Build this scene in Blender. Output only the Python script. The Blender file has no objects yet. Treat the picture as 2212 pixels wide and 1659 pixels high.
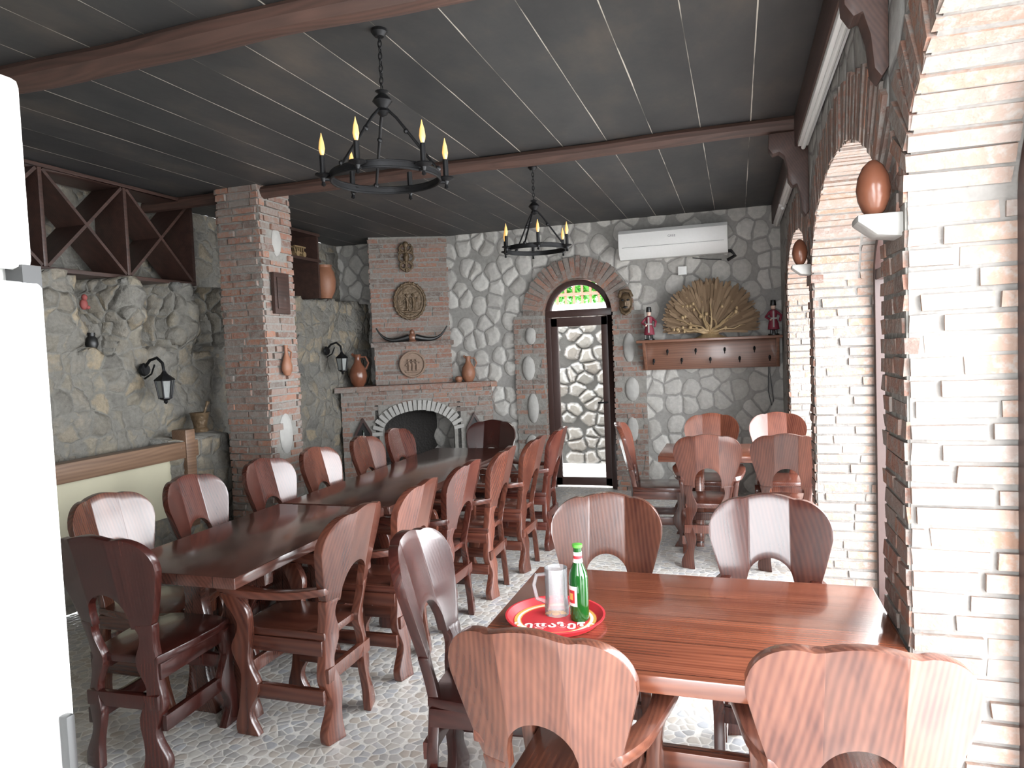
import bpy, bmesh, math, random
import numpy as np
from mathutils import Vector, Matrix
random.seed(7); np.random.seed(7)
S=bpy.context.scene; COL=bpy.context.collection
pi=math.pi
# ---------------------------------------------------------------- helpers
def T(x,y,z): return Matrix.Translation((x,y,z))
def RZ(a): return Matrix.Rotation(a,4,'Z')
def RX(a): return Matrix.Rotation(a,4,'X')
def RY(a): return Matrix.Rotation(a,4,'Y')
def frame(o,u,v,w):
    M=Matrix((u,v,w)).transposed().to_4x4(); M.translation=Vector(o); return M
class MB:
    def __init__(s): s.v=[];s.f=[];s.m=[]
    def add(s,vs,fs,mi=0,M=None):
        b=len(s.v)
        for q in vs:
            q=Vector(q)
            if M is not None: q=M@q
            s.v.append(q)
        for f in fs: s.f.append([b+i for i in f]); s.m.append(mi)
    def box(s,x0,x1,y0,y1,z0,z1,mi=0,M=None,j=0):
        vs=[(x,y,z) for x in(x0,x1) for y in(y0,y1) for z in(z0,z1)]
        if j: vs=[tuple(c+random.uniform(-j,j) for c in q) for q in vs]
        s.add(vs,[(0,1,3,2),(4,6,7,5),(0,4,5,1),(2,3,7,6),(0,2,6,4),(1,5,7,3)],mi,M)
    def prism(s,poly,axis,a0,a1,mi=0,M=None):
        n=len(poly)
        def mk(p,a):
            return {'x':(a,p[0],p[1]),'y':(p[0],a,p[1]),'z':(p[0],p[1],a)}[axis]
        vs=[mk(p,a0) for p in poly]+[mk(p,a1) for p in poly]
        fs=[list(range(n))[::-1],list(range(n,2*n))]+[(i,(i+1)%n,n+(i+1)%n,n+i) for i in range(n)]
        s.add(vs,fs,mi,M)
    def lathe(s,prof,seg=20,mi=0,M=None,sx=1,sy=1):
        vs=[];fs=[];n=len(prof)
        for r,z in prof:
            for k in range(seg):
                a=2*pi*k/seg; vs.append((r*math.cos(a)*sx,r*math.sin(a)*sy,z))
        for i in range(n-1):
            for k in range(seg):
                k2=(k+1)%seg; fs.append((i*seg+k,i*seg+k2,(i+1)*seg+k2,(i+1)*seg+k))
        closed=prof[0]==prof[-1] or n==2
        if prof[0][0]>1e-4 and not closed: fs.append(list(range(seg))[::-1])
        if prof[-1][0]>1e-4 and not closed: fs.append([(n-1)*seg+k for k in range(seg)])
        s.add(vs,fs,mi,M)
    def ball(s,c,r,mi=0,seg=14,M=None):
        if not isinstance(r,(tuple,list)): r=(r,r,r)
        n=max(5,seg//2)
        prof=[(math.sin(pi*i/n),-math.cos(pi*i/n)) for i in range(n+1)]
        K=T(*c)@Matrix.Diagonal((r[0],r[1],r[2],1))
        s.lathe([(max(a,1e-5),b) for a,b in prof],seg,mi,(M@K) if M is not None else K)
    def tube(s,pts,r,seg=8,mi=0,closed=False,M=None,flat=1.0):
        pts=[Vector(p) for p in pts];n=len(pts)
        rs=r if isinstance(r,(list,tuple)) else [r]*n
        vs=[];fs=[];prev=None
        for i,p in enumerate(pts):
            if closed: t=pts[(i+1)%n]-pts[i-1]
            else: t=pts[min(i+1,n-1)]-pts[max(i-1,0)]
            t.normalize()
            if prev is None:
                a=Vector((0,0,1)) if abs(t.z)<.9 else Vector((1,0,0)); u=t.cross(a).normalized()
            else:
                u=(prev-t*prev.dot(t)).normalized()
            prev=u;w=t.cross(u)
            for k in range(seg):
                a=2*pi*(k+.5)/seg; vs.append(p+u*math.cos(a)*rs[i]+w*math.sin(a)*rs[i]*flat)
        m=n if closed else n-1
        for i in range(m):
            for k in range(seg):
                k2=(k+1)%seg;j=(i+1)%n; fs.append((i*seg+k,i*seg+k2,j*seg+k2,j*seg+k))
        if not closed: fs.append(list(range(seg))[::-1]);fs.append([(n-1)*seg+k for k in range(seg)])
        s.add(vs,fs,mi,M)
    def rows(s,rw,mi=0,M=None):
        vs=[p for q in rw for p in q];n=len(rw);fs=[(0,1,2,3),tuple((n-1)*4+k for k in(3,2,1,0))]
        for i in range(n-1):
            for k in range(4):
                k2=(k+1)%4; fs.append((i*4+k,(i+1)*4+k,(i+1)*4+k2,i*4+k2))
        s.add(vs,fs,mi,M)
    def obj(s,name,mats,parent=None,bevel=0,ang=35,loc=None,merge=True):
        me=bpy.data.meshes.new(name)
        bm=bmesh.new()
        bv=[bm.verts.new(v) for v in s.v]
        for f,mi in zip(s.f,s.m):
            try: q=bm.faces.new([bv[i] for i in f]); q.material_index=mi
            except ValueError: pass
        if merge: bmesh.ops.remove_doubles(bm,verts=bm.verts,dist=1e-5)
        bmesh.ops.recalc_face_normals(bm,faces=bm.faces)
        if bevel:
            es=[e for e in bm.edges if len(e.link_faces)==2 and e.calc_face_angle(0)>math.radians(50)]
            bmesh.ops.bevel(bm,geom=es,offset=bevel,segments=2,affect='EDGES',profile=.6,clamp_overlap=True)
        bm.to_mesh(me);bm.free()
        for p in me.polygons: p.use_smooth=True
        try: me.set_sharp_from_angle(angle=math.radians(ang))
        except Exception: pass
        if not isinstance(mats,(list,tuple)): mats=[mats]
        for m in mats: me.materials.append(m)
        o=bpy.data.objects.new(name,me);COL.objects.link(o)
        if loc is not None: o.location=loc
        if parent is not None: o.parent=parent
        return o
def empty(name,loc=(0,0,0),rot=0):
    o=bpy.data.objects.new(name,None);COL.objects.link(o);o.location=loc;o.rotation_euler=(0,0,rot)
    o.empty_display_size=.1;return o
def tag(o,label,cat,group=None):
    o["label"]=label;o["category"]=cat
    if group:o["group"]=group
    return o
def struct(o,label=None,cat=None):
    o["kind"]="structure"
    if label:o["label"]=label
    if cat:o["category"]=cat
    return o
def copy_tree(root,loc,rot=None,color=None):
    n=root.copy();COL.objects.link(n);n.location=loc
    if rot is not None:n.rotation_euler=(0,0,rot)
    def rec(src,dst):
        for c in src.children:
            k=c.copy();COL.objects.link(k);k.parent=dst
            if color:k.color=color
            rec(c,k)
    rec(root,n);return n
def text_mesh(name,body,size,mat,parent,loc,rot=(0,0,0),ext=.0005,off=0.):
    cu=bpy.data.curves.new(name,'FONT');cu.body=body;cu.size=size;cu.align_x='CENTER';cu.extrude=ext;cu.offset=off
    t=bpy.data.objects.new(name+"_tmp",cu);COL.objects.link(t)
    dg=bpy.context.evaluated_depsgraph_get();me=bpy.data.meshes.new_from_object(t.evaluated_get(dg))
    bpy.data.objects.remove(t)
    me.materials.clear();me.materials.append(mat)
    o=bpy.data.objects.new(name,me);COL.objects.link(o);o.parent=parent;o.location=loc;o.rotation_euler=rot;return o
# ---------------------------------------------------------------- materials
class NT:
    def __init__(s,name):
        s.m=bpy.data.materials.new(name);s.m.use_nodes=True;s.t=s.m.node_tree
        s.b=s.t.nodes["Principled BSDF"];s.o=s.t.nodes["Material Output"]
    def n(s,typ,ins=None,**kw):
        x=s.t.nodes.new(typ)
        for k,v in kw.items(): setattr(x,k,v)
        if ins:
            for k,v in ins.items():
                if isinstance(v,bpy.types.NodeSocket): s.t.links.new(v,x.inputs[k])
                else: x.inputs[k].default_value=v
        return x
    def math(s,op,a,b=0.,c=0.):
        return s.n('ShaderNodeMath',{0:a,1:b,2:c},operation=op).outputs[0]
    def mix(s,f,a,b,bt='MIX'):
        x=s.n('ShaderNodeMix',data_type='RGBA',blend_type=bt)
        for i,v in((0,f),(6,a),(7,b)):
            if isinstance(v,bpy.types.NodeSocket): s.t.links.new(v,x.inputs[i])
            else: x.inputs[i].default_value=v if i==0 else (v[0],v[1],v[2],1)
        return x.outputs[2]
    def ramp(s,f,stops):
        x=s.n('ShaderNodeValToRGB',{0:f});e=x.color_ramp.elements
        while len(e)<len(stops): e.new(.5)
        for q,(p,c) in zip(e,stops): q.position=p;q.color=(c[0],c[1],c[2],1)
        return x.outputs[0]
    def obj(s): return s.n('ShaderNodeTexCoord').outputs['Object']
    def sep(s,v): return s.n('ShaderNodeSeparateXYZ',{0:v}).outputs
    def comb(s,x,y,z=0.): return s.n('ShaderNodeCombineXYZ',{0:x,1:y,2:z}).outputs[0]
    def noise(s,v,sc,d=3,r=.5,dist=0): return s.n('ShaderNodeTexNoise',{'Vector':v,'Scale':sc,'Detail':d,'Roughness':r,'Distortion':dist})
    def smooth(s,v,a,b):
        return s.n('ShaderNodeMapRange',{0:v,1:a,2:b,3:0.,4:1.},interpolation_type='SMOOTHSTEP').outputs[0]
    def vmul(s,v,k): return s.n('ShaderNodeVectorMath',{0:v,1:k},operation='MULTIPLY').outputs[0]
    def vadd(s,v,k): return s.n('ShaderNodeVectorMath',{0:v,1:k},operation='ADD').outputs[0]
    def bump(s,h,dist,st=1.):
        x=s.n('ShaderNodeBump',{'Strength':st,'Distance':dist,'Height':h});s.t.links.new(x.outputs[0],s.b.inputs['Normal'])
    def set(s,**k):
        for a,v in k.items():
            a=a.replace('_',' ')
            if isinstance(v,bpy.types.NodeSocket): s.t.links.new(v,s.b.inputs[a])
            else: s.b.inputs[a].default_value=(v[0],v[1],v[2],1) if isinstance(v,tuple) else v
def plain(name,c,rough=.5,metal=0.,bump=0,bs=40,var=.15,**k):
    q=NT(name);v=q.obj();n=q.noise(v,bs,2)
    col=q.mix(n.outputs[0],tuple(x*(1-var) for x in c),tuple(min(1,x*(1+var)) for x in c))
    q.set(Base_Color=col,Roughness=rough,Metallic=metal,**k)
    if bump:q.bump(n.outputs[0],bump)
    return q.m
def wood(name,dark,light,axis='z',plank=None,rough=.28,coat=.4,fine=16,tint=True,grain=1.0,tv=.35,seam=0.):
    q=NT(name);v=q.obj();oi=q.n('ShaderNodeObjectInfo')
    off=q.math('MULTIPLY',oi.outputs['Random'],17.)
    v2=q.vadd(v,q.comb(off,off,off))
    tone=None;sm=None
    if plank:
        ax,w,o=plank
        cc=q.math('DIVIDE',q.math('ADD',q.sep(v)[{'x':0,'y':1,'z':2}[ax]],o),w)
        c=q.math('FLOOR',cc)
        wn=q.n('ShaderNodeTexWhiteNoise',{'Vector':q.comb(c,off,0.)})
        tone=wn.outputs[0]
        v2=q.vadd(v2,q.comb(q.math('MULTIPLY',tone,5.),q.math('MULTIPLY',tone,3.),0.))
        if seam: sm=q.math('LESS_THAN',q.math('FRACT',cc),seam)
    i='xyz'.index(axis)
    k=[fine]*3;k[i]=fine*.08
    n1=q.noise(q.vmul(v2,tuple(k)),1.,3,.6,.3).outputs[0]
    kk=[4.]*3;kk[i]=1.
    w1=q.noise(q.vmul(v2,tuple(kk)),1.,1).outputs[0]
    s=q.sep(v2);cross={'x':(1,2),'y':(0,2),'z':(0,1)}[axis]
    ac=q.math('ADD',s[cross[0]],q.math('MULTIPLY',s[cross[1]],.6))
    ph=q.math('ADD',q.math('MULTIPLY',ac,2*pi*60*grain),q.math('MULTIPLY',w1,36.))
    rings=q.math('MULTIPLY',q.math('ADD',q.math('SINE',ph),1.),.5)
    f=q.math('ADD',q.math('MULTIPLY',n1,.75),q.math('MULTIPLY',rings,.16))
    col=q.ramp(f,[(.22,dark),(.46,tuple((a+b)/2 for a,b in zip(dark,light))),(.72,light)])
    if tone is not None:
        t=q.math('ADD',q.math('MULTIPLY',tone,tv),1-tv*.5)
        col=q.mix(1.,col,q.comb(t,t,t),'MULTIPLY')
    if sm is not None: col=q.mix(sm,col,tuple(x*.25 for x in dark))
    if tint: col=q.mix(1.,col,oi.outputs['Color'],'MULTIPLY')
    q.set(Base_Color=col,Roughness=rough,Coat_Weight=coat,Coat_Roughness=.12)
    q.bump(f,.001,.4)
    return q.m
def stone(name,axis,scale,cols,grout,hgt=.03,th=(.02,.07),stretch=(1,1),disp=True,rough=.8,warp=.12,mottle=.35,spec=.3,three=False,rnd=.85,trim=None,smear=None):
    q=NT(name);v=q.obj();s=q.sep(v)
    if three: vec=v
    else:
        a,b={'xz':(0,2),'yz':(1,2),'xy':(0,1)}[axis]
        vec=q.comb(q.math('MULTIPLY',s[a],stretch[0]),q.math('MULTIPLY',s[b],stretch[1]))
    if warp:
        nz=q.noise(vec,scale*1.3,2)
        vec=q.vadd(vec,q.vmul(q.vadd(nz.outputs['Color'],(-.5,-.5,-.5)),(warp/scale*3,)*3))
    dim='3D' if three else '2D'
    e=q.n('ShaderNodeTexVoronoi',{'Vector':vec,'Scale':scale,'Randomness':rnd},feature='DISTANCE_TO_EDGE',voronoi_dimensions=dim)
    c=q.n('ShaderNodeTexVoronoi',{'Vector':vec,'Scale':scale,'Randomness':rnd},feature='F1',voronoi_dimensions=dim)
    ed=e.outputs['Distance']
    if trim:
        ed=q.math('MINIMUM',ed,q.math('MAXIMUM',q.math('SUBTRACT',trim,c.outputs['Distance']),0.))
    mask=q.smooth(ed,*th)
    r=q.sep(c.outputs['Color'])[0]
    col=q.ramp(r,[(i/(len(cols)-1),x) for i,x in enumerate(cols)])
    m2=q.noise(v,scale*5,3,.65).outputs[0]
    mm=q.math('ADD',q.math('MULTIPLY',m2,mottle*2),1-mottle)
    col=q.mix(1.,col,q.comb(mm,mm,mm),'MULTIPLY')
    if smear:
        sn=q.noise(v,smear,4,.7).outputs[0]
        mask=q.math('MULTIPLY',mask,q.math('SUBTRACT',1.,q.math('MULTIPLY',q.smooth(sn,.45,.6),.75)))
    g=q.mix(m2,tuple(x*.7 for x in grout),tuple(x*1.3 for x in grout))
    col=q.mix(mask,g,col)
    q.set(Base_Color=col,Roughness=rough);q.b.inputs['Specular IOR Level'].default_value=spec
    h=q.math('POWER',q.smooth(ed,.0,.3),.6)
    h=q.math('ADD',h,q.math('MULTIPLY',m2,.12 if not smear else .6))
    if disp:
        d=q.n('ShaderNodeDisplacement',{'Height':h,'Midlevel':.5,'Scale':hgt});q.t.links.new(d.outputs[0],q.o.inputs['Displacement'])
        try:q.m.displacement_method='BOTH'
        except Exception:pass
    else: q.bump(h,hgt)
    return q.m
def brickmat(name,cols,smear):
    q=NT(name);v=q.obj();g=q.n('ShaderNodeNewGeometry').outputs['Random Per Island']
    col=q.ramp(g,[(i/(len(cols)-1),c) for i,c in enumerate(cols)])
    n=q.noise(v,28,3,.7).outputs[0]
    col=q.mix(q.math('MULTIPLY',q.smooth(n,.42,.66),.85),col,smear)
    q.set(Base_Color=col,Roughness=.85);q.b.inputs['Specular IOR Level'].default_value=.25;q.bump(n,.008,.8);return q.m
BR=brickmat("rough_brick",[(.15,.12,.105),(.23,.125,.095),(.28,.145,.105),(.19,.155,.135),(.31,.155,.105),(.22,.185,.165),(.26,.155,.12)],(.25,.23,.21))
BRL=brickmat("daylit_rough_brick",[(.24,.19,.17),(.3,.2,.155),(.33,.235,.19),(.29,.235,.21),(.34,.21,.15),(.31,.265,.24),(.3,.22,.18)],(.33,.3,.275))  # brick for the arch reveals, daylight painted in as a paler colour
MORT=plain("mortar",(.24,.23,.21),.95,bump=.01,bs=30,var=.25)
MORTL=plain("pale_mortar",(.24,.225,.21),.95,bump=.01,bs=30,var=.2)
M_back=stone("river_stone_wall",'xz',5.3,[(.36,.345,.32),(.46,.445,.415),(.39,.375,.35),(.53,.515,.485),(.42,.405,.38)],(.285,.275,.26),.018,(.04,.085),(1,.88),warp=.09,rnd=.8,trim=.6,mottle=.28)
M_left=stone("rubble_wall",'yz',6.8,[(.125,.118,.105),(.22,.195,.15),(.12,.118,.11),(.26,.215,.15),(.175,.165,.145)],(.165,.158,.14),.018,(.03,.1),three=True,warp=.12,mottle=.45,smear=5.)
M_right=stone("spandrel_stone",'yz',4.6,[(.34,.33,.31),(.42,.41,.39)],(.25,.24,.23),.012,(.03,.08),disp=False)
M_out=stone("wet_stone_wall",'xz',4.3,[(.085,.077,.068),(.16,.145,.127),(.11,.094,.08),(.2,.19,.175)],(.05,.046,.042),.05,(.02,.09),(1,1.25),rough=.35,spec=.6,trim=.62)
M_floor=stone("pebble_floor",'xy',21.,[(.34,.34,.34),(.5,.47,.43),(.4,.41,.43),(.56,.54,.5),(.44,.39,.34),(.48,.48,.48)],(.68,.66,.62),.0015,(.03,.08),disp=False,rough=.3,warp=.04,mottle=.1,spec=.7,trim=.68)
q=NT("dark_boards");v=q.obj();s=q.sep(v)
bx=q.math('DIVIDE',q.math('ADD',s[0],10.12),.31)
fx=q.math('FRACT',bx);ix=q.math('FLOOR',bx)
n1=q.noise(q.vmul(v,(1.,.5,1.)),2.3,5,.65).outputs[0]
col=q.ramp(n1,[(.3,(.027,.028,.030)),(.52,(.043,.042,.042)),(.75,(.08,.067,.057))])
wn=q.n('ShaderNodeTexWhiteNoise',{'Vector':q.comb(ix,0.,0.)}).outputs[0]
t=q.math('ADD',q.math('MULTIPLY',wn,.3),.85);col=q.mix(1.,col,q.comb(t,t,t),'MULTIPLY')
gapn=q.noise(q.comb(s[1],ix),1.0,4,.6).outputs[0]
line=q.math('LESS_THAN',fx,q.math('ADD',q.math('MULTIPLY',q.smooth(gapn,.4,.65),.014),.010))
lit=q.mix(q.smooth(gapn,.36,.55),(.015,.014,.013),(.48,.44,.38))
col=q.mix(line,col,lit);q.set(Base_Color=col,Roughness=.55)
q.bump(q.math('SUBTRACT',n1,line),.004);M_ceil=q.m
CH=wood("lacquered_chair_wood",(.042,.012,.009),(.135,.047,.028),'z',('x',.17,.085+.17*20),rough=.27,coat=.45,tv=.45)
CHH=wood("lacquered_seat_wood",(.04,.011,.008),(.125,.042,.025),'y',('x',.15,3.0),rough=.27,coat=.45)
TBR=wood("reddish_table_wood",(.08,.021,.012),(.22,.07,.036),'x',('y',.2,4.),rough=.22,coat=.6,fine=22,tv=.25,seam=.014)
TBD=wood("dark_table_wood",(.042,.017,.013),(.11,.043,.031),'y',('x',.185,4.),rough=.2,coat=.7,seam=.015)
BEAM=wood("beam_wood",(.04,.023,.018),(.1,.052,.039),'x',None,rough=.6,coat=.05)
BEAMY=wood("rim_beam_wood",(.038,.021,.017),(.09,.045,.034),'y',None,rough=.6,coat=.05)
RACK=wood("rack_wood",(.026,.014,.011),(.068,.033,.025),'y',None,rough=.5,coat=.1)
SHELFW=wood("coat_rack_wood",(.12,.052,.032),(.25,.115,.07),'x',None,rough=.35,coat=.3)
RAILW=wood("pale_brown_rail_wood",(.1,.054,.031),(.22,.13,.08),'y',None,rough=.5,coat=.1)
IRON=plain("black_iron",(.014,.014,.015),.45,.6)
CLAY=plain("terracotta",(.25,.11,.062),.5,bump=.003,bs=25)
CLAYD=plain("dark_glazed_clay",(.16,.06,.034),.25,bump=.002,bs=25)
BRONZE=plain("aged_bronze",(.12,.08,.045),.45,.3,bump=.01,bs=30,var=.5)
GOLD=plain("dull_gold",(.3,.21,.11),.5,.3,var=.4)
WHITE=plain("white_plastic",(.8,.8,.78),.35,var=.03)
CREAM=plain("cream_plaster",(.52,.49,.36),.8,var=.1,bs=5)
PALE=plain("pale_stone",(.36,.35,.33),.85,bump=.01,bs=12)
FRAME=plain("brown_frame",(.05,.026,.022),.35,var=.1)
BLACK=plain("black_plastic",(.01,.01,.01),.4)
SOOT=plain("sooty_firebrick",(.03,.027,.025),.9,bump=.02)
GREENL=plain("leaf_green",(.1,.38,.05),.5,var=.5)
CONC=plain("outdoor_concrete",(.65,.64,.62),.9,bs=15)
def glassy(name,tint=(1,1,1),rough=.02,haze=0.):
    m=bpy.data.materials.new(name);m.use_nodes=True;t=m.node_tree;t.nodes.clear()
    o=t.nodes.new('ShaderNodeOutputMaterial');tr=t.nodes.new('ShaderNodeBsdfTransparent');g=t.nodes.new('ShaderNodeBsdfGlossy')
    tr.inputs[0].default_value=(*tint,1);g.inputs['Roughness'].default_value=rough
    fr=t.nodes.new('ShaderNodeFresnel');fr.inputs[0].default_value=1.4
    mx=t.nodes.new('ShaderNodeMixShader');src=tr
    if haze:
        df=t.nodes.new('ShaderNodeBsdfDiffuse');df.inputs[0].default_value=(.9,.9,.92,1);hm=t.nodes.new('ShaderNodeMixShader');hm.inputs[0].default_value=haze
        t.links.new(tr.outputs[0],hm.inputs[1]);t.links.new(df.outputs[0],hm.inputs[2]);src=hm
    t.links.new(fr.outputs[0],mx.inputs[0]);t.links.new(src.outputs[0],mx.inputs[1]);t.links.new(g.outputs[0],mx.inputs[2]);t.links.new(mx.outputs[0],o.inputs[0]);return m
PANE=glassy("window_glass",(.97,.98,.98))
MUG=glassy("hazed_clear_glass",(.97,.98,.98),rough=.1,haze=.22)  # diffuse white mixed in to brighten the clear mug glass
q=NT("green_bottle_glass");q.set(Base_Color=(.008,.075,.012),Roughness=.05,Coat_Weight=.3);BOTT=q.m
q=NT("amber_bulb");q.set(Base_Color=(.8,.5,.2),Roughness=.1,Emission_Color=(1.,.5,.08),Emission_Strength=.45);BULB=q.m
# ---------------------------------------------------------------- brick helpers
def bricks(mb,M,w,h,mask=None,mi=1,bl=.23,bh=.045,gap=.014,proud=.01,deep=.03,u0=0,v0=0):
    v=v0
    while v+bh<=v0+h+.02:
        u=u0-random.uniform(0,bl)
        while u<u0+w:
            L=bl*random.uniform(.75,1.2);a=max(u,u0);b=min(u+L,u0+w)
            if b-a>.03 and (mask is None or mask((a+b)/2,v+bh/2,a,b)):
                p=proud*random.uniform(.2,1.5)
                hh=bh*random.uniform(.88,1.08)
                mb.box(a,b,-deep,p,v,v+hh,mi,M,j=.003)
            u+=L+gap
        v+=bh+gap
def bframe(o,u,out): return frame(o,Vector(u),Vector(out),Vector((0,0,1)))
# ---------------------------------------------------------------- room
CEIL=3.05;XR=.45;YB=7.85
def grid_obj(name,mat,nu,nv,fn,skip=None):
    vs=[];fs=[]
    for i in range(nu+1):
        for j in range(nv+1): vs.append(fn(i/nu,j/nv))
    for i in range(nu):
        for j in range(nv):
            if skip and skip((i+.5)/nu,(j+.5)/nv): continue
            a=i*(nv+1)+j; fs.append((a,a+nv+1,a+nv+2,a+1))
    me=bpy.data.meshes.new(name);me.from_pydata(vs,[],fs);me.materials.append(mat)
    for p in me.polygons:p.use_smooth=True
    o=bpy.data.objects.new(name,me);COL.objects.link(o);return o
mb=MB();mb.box(-5.2,.97,-.9,8.1,-.08,0);struct(mb.obj("floor",M_floor),"pebble mosaic floor in grey and beige","floor")
mb=MB();mb.box(-5.2,1.0,-.9,8.3,CEIL,CEIL+.1);struct(mb.obj("ceiling",M_ceil),"dark stained plank ceiling with pale gaps","ceiling")
mb=MB();mb.box(.97,9,-6,14,-.14,-.06);mb.box(-8,.97,8.1,14,-.14,-.03);mb.box(-8,.97,-6,-.9,-.14,-.06)
struct(mb.obj("ground",CONC),"pale concrete ground outside","ground")
DX0,DX1,DZS=-2.14,-1.335,2.03;DC=(DX0+DX1)/2;DR=(DX1-DX0)/2
def in_door(x,z,m=0): 
    return (abs(x-DC)<DR+m and z<DZS) or (z>=DZS and math.hypot(x-DC,z-DZS)<DR+m)
X0,X1=-5.0,.5
o=grid_obj("wall_back",M_back,230,125,lambda u,v:(X0+(X1-X0)*u,YB,CEIL*v),lambda u,v:in_door(X0+(X1-X0)*u,CEIL*v,.03))
struct(o,"river stone back wall with grey grout","wall")
mb=MB();JW=.36
for sx,xa,xb in((0,DX0-JW,DX0),(1,DX1,DX1+JW)):
    mb.box(xa+.01,xb,YB-.03,YB+.3,0,DZS,0)
    st=[(.52,.17,.11,.07),(.95,.2,.17,.06),(1.42,.16,.14,.07),(1.8,.2,.1,.06)] if sx==0 else [(.7,.19,.14,.06),(1.15,.2,.13,.07),(1.62,.18,.16,.06)]
    def msk(u,v,a,b):
        for zc,xc,hh,ww in st:
            if abs(v-zc)<hh and b>xc-ww*.9 and a<xc+ww*.9: return False
        return True
    bricks(mb,bframe((xa,YB-.03,0),(1,0,0),(0,-1,0)),JW,DZS,msk,bl=.15)
    for zc,xc,hh,ww in st: mb.ball((xa+xc,YB-.03,zc),(ww*1.15,.035,hh*1.05),2)
n=28
for k in range(n):
    a=pi*(k+.5)/n;M=T(DC,YB-.03,DZS)@RY(-(a-pi/2))
    mb.box(-.026,.026,-.02,.33,DR,DR+.245*random.uniform(.92,1.06),1,M,j=.003)
arc=[(DC+(DR+.01)*math.cos(pi*k/24),DZS+(DR+.01)*math.sin(pi*k/24)) for k in range(25)]
arc2=[(DC+(DR+.25)*math.cos(pi*k/24),DZS+(DR+.25)*math.sin(pi*k/24)) for k in range(25)]
mb.prism(arc+arc2[::-1],'y',YB-.03,YB+.3,0)
bricks(mb,bframe((DX0,YB+.3,0),(0,-1,0),(1,0,0)),.32,DZS,None,bl=.2,proud=.006)
bricks(mb,bframe((DX1,YB,0),(0,1,0),(-1,0,0)),.32,DZS,None,bl=.2,proud=.006)
struct(mb.obj("trim_1",[MORT,BR,PALE],merge=False),"brick arch surround with inset stones","doorway surround")
d=empty("door_1",(DC,YB+.08,0));struct(d,"brown framed glazed door with arched transom","door")
mb=MB();fw=.05
mb.box(-DR+.008,-DR+fw+.02,-.03,.03,0,DZS);mb.box(DR-fw-.02,DR-.008,-.03,.03,0,DZS);mb.box(-DR+.02,DR-.02,-.035,.035,DZS-.03,DZS+.05)
po=[((DR-.008)*math.cos(pi*k/20),DZS+(DR-.008)*math.sin(pi*k/20)) for k in range(21)];pin=[((DR-.07)*math.cos(pi*k/20),DZS+(DR-.07)*math.sin(pi*k/20)) for k in range(21)]
mb.prism(po+pin[::-1],'y',-.03,.03);mb.obj("door_frame",FRAME,d,.004)
mb=MB();a=DR-.07
for b in((-a,-a+.075,0.03,DZS-.04),(a-.075,a,.03,DZS-.04),(-a,a,.03,.12),(-a,a,DZS-.14,DZS-.04)): mb.box(b[0],b[1],-.025,.025,b[2],b[3])
leaf=mb.obj("door_leaf",FRAME,d,.004)
mb=MB();mb.box(-a+.07,a-.07,-.004,.004,.1,DZS-.12);mb.prism(pin,'y',-.004,.004);mb.obj("glass_pane",PANE,d)
mb=MB();mb.tube([(a-.03,-.03,1.0),(a-.03,-.07,1.0),(a-.13,-.07,1.0)],.011);mb.obj("door_handle",IRON,leaf)
o=grid_obj("wall_courtyard",M_out,150,100,lambda u,v:(-4+4.6*u,9.55+.1*v,2.2*v));struct(o,"wet river stone retaining wall","wall")
mb=MB();mb.box(-4,.6,9.6,10.0,2.14,2.25);struct(mb.obj("trim_2",WHITE),"white coping on courtyard wall","coping")
mb=MB()
mb.box(-4,.6,9.75,9.79,2.38,2.42);mb.box(-4,.6,9.75,9.79,2.85,2.9)
for k in range(38): mb.box(-3.9+.12*k,-3.87+.12*k,9.76,9.78,2.25,2.88)
tag(mb.obj("railing",plain("red_brown_paint",(.3,.08,.05),.5)),"red-brown metal railing on the courtyard wall","railing")
mb=MB()
for k in range(2600):
    c=Vector((random.uniform(-3.5,-.6),random.uniform(9.95,10.6),2.3+abs(random.gauss(0,.35))))
    M=T(*c)@RZ(random.uniform(0,6.3))@RX(random.uniform(-1.2,1.2));l=random.uniform(.05,.1)
    mb.add([(0,-l,0),(l*.45,0,.01),(0,l,0),(-l*.45,0,.01)],[(0,1,2,3)],0,M)
o=tag(mb.obj("climbing_plant",GREENL,merge=False),"bright green climbing plant behind the courtyard railing","plant");o["kind"]="stuff"
# left wall
def nz(y,z): 
    return .018*math.sin(7*y+3*math.sin(5*z))+.015*math.sin(9*z+4*math.sin(3.1*y))+random.uniform(-.008,.008)
REC=[(2.5,2.8),(3.1,3.4),(3.76,4.06),(4.30,4.60),(4.88,5.2),(5.45,5.75),(6.05,6.3)]
def left_x(u,v):
    y=-.9+9.*u;z=CEIL*v
    if z>2.3+.01*math.sin(11*y): x=-4.84+nz(y,z)*.7
    else:
        x=-4.44+nz(y,z)
        if z>1.75:
            k=min(1,(z-1.75)/.25)
            for i in range(len(REC)-1):
                a,b=REC[i][1],REC[i+1][0]
                if a<y<b: x+=(.09+.02*math.sin(31*z+y*5))*k*math.sqrt(max(0,math.sin(pi*(y-a)/(b-a))))
        for a,b in REC:
            w=.035*math.sin(14*z+a*5)
            if a+w<y<b+w and z>1.76+.03*math.sin(20*y): x=-4.80
    if z<1.06 and 4.3<y<4.9: x+=.28
    if z<.62 and y<4.3: x+=.16
    return (x,y,z)
o=grid_obj("wall_left",M_left,300,115,left_x);struct(o,"rubble stone wall with recesses under the ledge","wall")
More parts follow.
